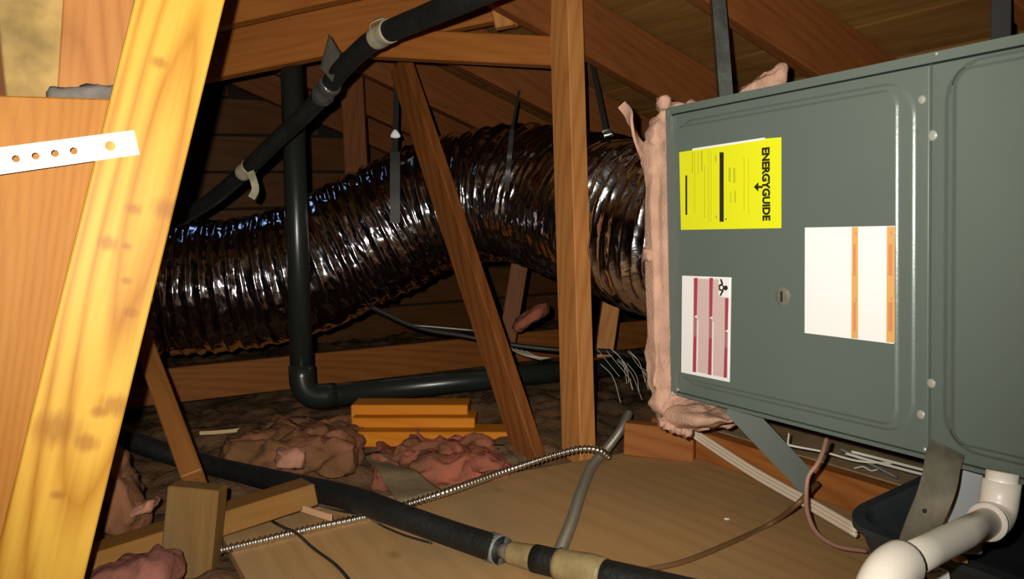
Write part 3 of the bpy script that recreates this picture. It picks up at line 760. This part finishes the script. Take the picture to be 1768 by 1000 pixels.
conduit('metal_conduit', [P(1085, 715, 2.2), G(1070, 745, .04), G(1045, 778, .016), G(1022, 805, .0115), G(1003, 850, .0115), G(985, 905, .0115), G(962, 962, .0115)],
        .0115, .0075, plain('dull_conduit', (.30, .27, .22), .42, .7), 'dull grey ribbed conduit curving down to the tan taped joint')

# ================================================================== CABLES AND WIRES
def cable(nm, pts, r, mat, label, group=None, segs=8):
    return tube(nm, pts, r, mat, segs=segs, n=8, label=label, cat='cable', group=group)
for k in range(3):
    d = UP * (-.007 * k + .007) + FW * .001 * k
    cable('flat_cable', [P(1185, 740, 1.78) + d * .5, P(1215, 760, 1.745) + d, P(1300, 815, 1.605) + d, P(1390, 866, 1.475) + d, P(1480, 918, 1.37) + d], .0042, M_cable,
          'cream cable, one of a flat run of three along the kerb board', 'cream cables along the kerb board')
cable('brown_cord', [G(1060, 992, .0045), G(1110, 985, .0045), G(1180, 970, .0045), G(1260, 938, .0045), G(1330, 905, .006), P(1375, 872, 1.44), P(1396, 850, 1.46), P(1412, 835, 1.5)], .0045, M_brown,
      'brown cord curving over the plywood to the kerb board')
cable('pink_wire', [P(1427, 758, 1.33), P(1420, 782, 1.31), P(1410, 803, 1.30), P(1396, 822, 1.30), P(1392, 850, 1.30), P(1394, 885, 1.31), P(1410, 920, 1.32), P(1445, 943, 1.33), P(1497, 952, 1.34)], .0036, M_pinkw,
      'dull pink wire hanging from the air handler down to the black pan')
cable('white_wire', [P(1325, 752, 1.62), P(1360, 768, 1.60), P(1420, 780, 1.58), P(1480, 796, 1.55), P(1540, 800, 1.52)], .0022, M_white, 'thin white wire drooping under the air handler past the grey brace')
cable('white_wire', [P(1470, 780, 1.55), P(1510, 790, 1.53), P(1580, 808, 1.48), P(1610, 815, 1.46)], .0028, M_white, 'upper straight white wire running to the black pan corner')
cable('white_wire', [P(1460, 783, 1.57), P(1505, 796, 1.54), P(1572, 814, 1.49), P(1605, 822, 1.47)], .0028, M_white, 'lower straight white wire running to the black pan corner')
cable('grey_wire', [P(1450, 775, 1.6), P(1490, 795, 1.58), P(1550, 825, 1.55)], .003, plain('grey_wire', (.11, .12, .125), .5), 'grey wire slanting under the air handler beside white wires')
cable('white_wire', [P(1475, 809, 1.6), P(1490, 806, 1.6), P(1505, 813, 1.6), P(1522, 808, 1.6)], .0015, M_white, 'short crooked white wire lying on the dusty shelf')
cable('white_wire', [P(1362, 748, 1.6), P(1359, 776, 1.6)], .0015, M_white, 'short upright white wire end crossing the drooping wire')
cable('black_wire', [P(455, 886, 1.62), G(470, 900, .003), G(490, 911, .021), G(512, 921, .019), G(540, 946, .003), G(580, 976, .003), G(610, 1010, .003)], .0028, M_black, 'thin black wire running over the plywood under the metal conduit')
cable('black_wire', [G(535, 868, .02), G(585, 882, .005), G(630, 890, .0205), G(660, 908, .004), G(700, 925, .003), G(745, 938, .003)], .0022, M_black, 'thin black wire beside the lower insulated line')
cable('black_cable', [P(640, 530, 2.75), P(720, 565, 2.72), P(800, 580, 2.7), P(880, 595, 2.68), P(970, 605, 2.66), P(1060, 608, 2.6), P(1130, 628, 2.5)], .008, M_black, 'black cable sagging behind the post above the black floor pipe')
fib = 'thin pale glass fibres hanging by the air handler'
for k in range(14):
    x0 = 1030 + k * 6 + random.uniform(-8, 8); y0 = 612 + random.uniform(-14, 24); ln = random.uniform(.6, 1.1)
    D = 2.1 + random.uniform(-.1, .15)
    tube('pale_fibre', [P(x0, y0, D), P(x0 + 22 * ln, y0 + 22 * ln + random.uniform(-4, 6), D - .02), P(x0 + (50 + random.uniform(-25, 12)) * ln, y0 + 68 * ln, D - .05)], .0008,
         plain('fibre_glass', (.46, .42, .36), .4) if k == 0 else bpy.data.materials['fibre_glass'], segs=5, n=5, label=fib, cat='fibre', group='pale fibres by the air handler')
for k in range(5):
    tube('pale_fibre', [P(872 + k * 9, 598 + k * 2, 2.6), P(900 + k * 7, 612 + k, 2.6), P(935 + k * 4, 622 - k, 2.6)], .0011, bpy.data.materials['fibre_glass'], segs=5, n=5,
         label='thin pale glass fibres lying on the black floor pipe', cat='fibre', group='pale fibres on the floor pipe')
tube('pale_rod', [P(715, 562, 2.5), P(765, 566, 2.5), P(820, 571, 2.5)], .0028, plain('grey_rod', (.22, .24, .22), .4, .4), segs=8, n=4, label='thin greyish rod lying in the dark under the duct', cat='rod')
ribbon('wood_sliver', [P(345, 748, 2.2), P(380, 746, 2.2), P(420, 742, 2.2)], UP, .009, .004, plain('pale_sliver', (.5, .36, .18), .8), label='thin pale wood sliver on insulation behind the thin strut', cat='splinter')
ribbon('wood_sliver', [P(508, 873, 1.63), P(540, 884, 1.60), P(572, 894, 1.57)], UP, .012, .004, plain('pink_sliver', (.52, .30, .17), .8), label='pale wood sliver beneath the end of the flat joist', cat='splinter')

# ================================================================== PAN, BRACKETS AND CONDENSATE PIPE
def pan():
    c0 = P(1436, 866, 1.345)                       # front far corner of the rim
    a0 = c0.dot(A); b0 = c0.dot(B); La, Lb = .75, .46
    def loop(ins, z0, z1, rad, dz=0):
        pts = []; K = 8
        x0, x1, y0, y1 = a0 - La + ins, a0 - ins, b0 + ins, b0 + Lb - ins
        for cx, cy, s0 in ((x1 - rad, y1 - rad, 0), (x0 + rad, y1 - rad, 90), (x0 + rad, y0 + rad, 180), (x1 - rad, y0 + rad, 270)):
            for k in range(K + 1):
                t = math.radians(s0 + 90 * k / K); aa, bb = cx + rad * math.cos(t), cy + rad * math.sin(t)
                f = (bb - b0) / Lb
                pts.append(ab(aa, bb, z0 + (z1 - z0) * f))
        return pts
    prof = [(.030, .002, .03, .05), (.012, .06, .10, .06), (.0, .066, .135, .07), (.0, .076, .145, .07), (.018, .076, .145, .055), (.022, .070, .139, .052), (.040, .014, .042, .042)]
    vs = []; fs = []
    for ins, z0, z1, rad in prof: vs += loop(ins, z0, z1, rad)
    m = 36
    for i in range(len(prof) - 1):
        for k in range(m): fs.append((i * m + k, i * m + (k + 1) % m, (i + 1) * m + (k + 1) % m, (i + 1) * m + k))
    fs.append(tuple(range(m))[::-1]); fs.append(tuple((len(prof) - 1) * m + k for k in range(m)))
    o = mobj('drain_pan', vs, fs, M_pan, None, True)
    md = o.modifiers.new('e', 'EDGE_SPLIT'); md.split_angle = math.radians(40)
    return tag(o, 'black plastic drain pan under the grey air handler', 'pan')
pan()
# sloping grey brace under the cabinet
q0, q1 = P(1262, 694, 1.46), P(1398, 838, 1.50)
beam('support_brace', q0, q1, .040, .003, RT + UP * .6, M_paint2, 'flat grey metal brace slanting from the air handler to the kerb board', 'bracket', bev=0, shear=-.4)
tube('screw_pin', [P(1396, 843, 1.49), P(1408, 843, 1.49)], .0018, M_black, segs=6, n=2, label='small dark nail at the foot of the grey metal brace', cat='nail')
# galvanised hanger angle on top of the cabinet
hb = fp(.0, H, 0); hx = P(1256, 165, 1.60)
hz = V((hx.x, hx.y, FZ1)); htop = V((hx.x, hx.y, 0)) + Z * 1.06 + A * .03
ha = thing('hanger_angle', hz, 'upright grey steel angle rising from the air handler to the roof', 'hanger')
beam('flange', hz, htop, .024, .003, RT, M_galv, parent=ha, bev=0)
off2 = RT * -.0115 + FW * .009
beam('flange', hz + off2, htop + off2, .02, .003, FW, M_galv, parent=ha, bev=0)
hq = P(1728, 40, 1.25); h0 = V((hq.x, hq.y, FZ1)); 
beam('roof_strap', h0, h0 + Z * .36, .028, .002, RT, plain('dim_strap', (.05, .05, .045), .6, .4), 'dim flat metal strap rising from the air handler before the roof boards', 'strap', bev=0)
# bent zinc strap hanging off the bottom edge
ribbon('bent_strap', [P(1636, 772, 1.075), P(1628, 796, 1.055), P(1623, 826, 1.04), P(1612, 862, 1.03), P(1594, 905, 1.03), P(1577, 955, 1.04), P(1572, 985, 1.05)],
       RT + UP * -.18, .042, .0016, M_zinc, label='bent dull zinc strap hanging from the air handler over the pan', cat='strap', n=10)
disc_dome('strap_hole', P(1596, 882, 1.021), -FW, .0028, .0006, M_gap, bpy.data.objects['bent_strap'])
# grey support leg
lg0 = P(1660, 800, 1.16); lg1 = P(1658, 952, 1.16)
beam('square_channel', lg0, lg1, .046, .03, RT, M_pvc2, 'light grey support leg under the air handler behind the white pipe', 'leg')
beam('square_channel', P(1697, 800, 1.2), P(1697, 935, 1.2), .03, .03, RT, plain('grey_plastic_b', (.30, .31, .32), .5), 'darker grey short leg between grey support leg and white elbow', 'leg')
# condensate pipe
cp = thing('condensate_pipe', P(1728, 880, .99), 'white plastic drain pipe with an elbow under the air handler', 'pipe')
D0 = 1.0
top = P(1731, 815, D0); cor = P(1722, 893, D0); end = P(1535, 985, .80)
tube('riser', [top, top.lerp(cor, .75)], .0172, M_pvc, cp, segs=24, n=3)
d1 = (top - cor).normalized(); d2 = (end - cor).normalized(); R_ = .022
ell = [(cor + d1 * R_) * (1 - s) ** 2 + cor * 2 * s * (1 - s) + (cor + d2 * R_) * s ** 2 for s in [k / 10 for k in range(11)]]
tube('elbow', [cor + d1 * .042] + ell + [cor + d2 * .034], .0205, M_pvc, cp, segs=24, smooth_path=False)
tube('elbow_rim', [cor + d2 * .030, cor + d2 * .0355], .0215, M_pvc, cp, segs=24, n=2)
tube('run', [cor + d2 * .02, end], .0162, M_pvc, cp, segs=24, n=3)
ec = end; dn = (V((0, 0, -1)) + RT * -.25).normalized(); dd = (ec - cor).normalized()
ell = [(ec - dd * .025) * (1 - s) ** 2 + (ec + dd * .012) * 2 * s * (1 - s) + (ec + dd * .01 + dn * .03) * s ** 2 for s in [k / 10 for k in range(11)]]
tube('elbow', [ec - dd * .03] + ell + [ec + dd * .01 + dn * .06], .0225, M_pvc, cp, segs=24, smooth_path=False)
# tag and scraps in the pan
tgo = quadbox('paper_tag', [P(1599, 992, 1.12), P(1617, 977, 1.13), P(1637, 985, 1.13), P(1641, 1006, 1.12), P(1604, 1006, 1.12)], -FW, .0008, M_paper)
tag(tgo, 'small white printed tag in the pan below the white pipe', 'tag')
for k in range(4):
    quadbox('print_mark', [P(1607 + k * 5, 987 - k * .6, 1.119), P(1610 + k * 5, 986 - k * .6, 1.119), P(1610 + k * 5, 989 - k * .6, 1.119), P(1607 + k * 5, 990 - k * .6, 1.119)], -FW, .0003, M_ink, tgo)
fluff('leaf_scrap', P(1657, 965, 1.12), [RT * .011 - UP * .003, FW * .006, UP * .005], M_leaf, None, amp=.002, freq=60, nu=18, nv=10, label='small yellowish scrap beside the foot of the grey support leg', cat='scrap')
mobj_ = quadbox('paper_chip', [P(1531, 951, 1.2), P(1546, 957, 1.2), P(1536, 966, 1.2)], -FW, .001, M_paper)
tag(mobj_, 'tiny white paper chip behind the bent zinc strap', 'scrap')

# ================================================================== PINK INSULATION ON THE FLOOR
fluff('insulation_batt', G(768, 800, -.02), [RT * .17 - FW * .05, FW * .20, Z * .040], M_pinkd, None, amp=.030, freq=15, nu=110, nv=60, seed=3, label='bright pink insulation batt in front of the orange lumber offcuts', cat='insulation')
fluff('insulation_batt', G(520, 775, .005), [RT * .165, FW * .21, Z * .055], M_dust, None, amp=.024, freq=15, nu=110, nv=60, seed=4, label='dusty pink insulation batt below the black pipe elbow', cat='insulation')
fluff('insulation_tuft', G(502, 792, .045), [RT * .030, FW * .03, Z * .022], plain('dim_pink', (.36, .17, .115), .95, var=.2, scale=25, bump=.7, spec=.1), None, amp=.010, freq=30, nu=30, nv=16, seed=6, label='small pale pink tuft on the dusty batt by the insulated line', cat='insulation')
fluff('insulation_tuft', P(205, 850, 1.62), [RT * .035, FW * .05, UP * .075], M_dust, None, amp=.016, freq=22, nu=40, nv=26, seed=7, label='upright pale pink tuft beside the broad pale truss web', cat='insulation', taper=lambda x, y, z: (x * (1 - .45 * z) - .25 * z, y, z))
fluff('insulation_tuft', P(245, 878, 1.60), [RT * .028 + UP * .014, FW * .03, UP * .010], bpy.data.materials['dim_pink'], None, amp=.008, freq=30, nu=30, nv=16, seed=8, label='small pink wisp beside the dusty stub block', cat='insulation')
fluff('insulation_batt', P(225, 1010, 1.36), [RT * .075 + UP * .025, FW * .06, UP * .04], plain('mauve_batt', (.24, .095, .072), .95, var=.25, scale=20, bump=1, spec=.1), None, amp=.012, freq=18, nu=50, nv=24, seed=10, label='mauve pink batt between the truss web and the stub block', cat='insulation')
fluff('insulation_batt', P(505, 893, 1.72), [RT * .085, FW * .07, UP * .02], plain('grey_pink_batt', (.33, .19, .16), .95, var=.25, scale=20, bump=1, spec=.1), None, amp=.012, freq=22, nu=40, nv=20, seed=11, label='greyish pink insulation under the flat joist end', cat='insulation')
fluff('insulation_tuft', P(915, 548, 2.85), [RT * .055 + UP * .03, FW * .05, UP * .022], M_pinkd, None, amp=.012, freq=22, nu=30, nv=16, seed=12, label='dim pink tuft in the dark under the duct bend', cat='insulation')
# pale kraft-paper facing by the pink batt
kf = plain('kraft_facing', (.20, .145, .075), .85, var=.25, scale=14, bump=.3)
def sheet(name, corners, nseg, amp, mat, label, cat):
    vs = []; fs = []; c = [V(x) for x in corners]
    for i in range(nseg + 1):
        for j in range(nseg + 1):
            u, v = i / nseg, j / nseg
            p = (c[0] * (1 - u) + c[1] * u) * (1 - v) + (c[3] * (1 - u) + c[2] * u) * v
            vs.append(p + Z * noise.noise(p * 9) * amp)
    for i in range(nseg):
        for j in range(nseg): fs.append((i * (nseg + 1) + j, (i + 1) * (nseg + 1) + j, (i + 1) * (nseg + 1) + j + 1, i * (nseg + 1) + j + 1))
    o = mobj(name, vs, fs, mat, None, True); o.modifiers.new('s', 'SOLIDIFY').thickness = .003
    return tag(o, label, cat)
sheet('kraft_paper', [P(628, 775, 2.02), P(655, 775, 2.02), P(770, 850, 1.76), P(690, 872, 1.70)], 14, .02, kf, 'grey-tan kraft paper facing beside the bright pink batt', 'paper')
sheet('kraft_paper', [P(815, 762, 2.12), P(870, 765, 2.10), P(905, 812, 1.93), P(868, 815, 1.92)], 12, .015, kf, 'pale kraft paper curl at the foot of the slanted strut', 'paper')
fluff('plywood_chip', G(1255, 896, .002), [RT * .005, FW * .003, Z * .002], M_white, None, amp=.0005, freq=60, nu=12, nv=8, label='tiny white chip lying on the plywood', cat='chip')
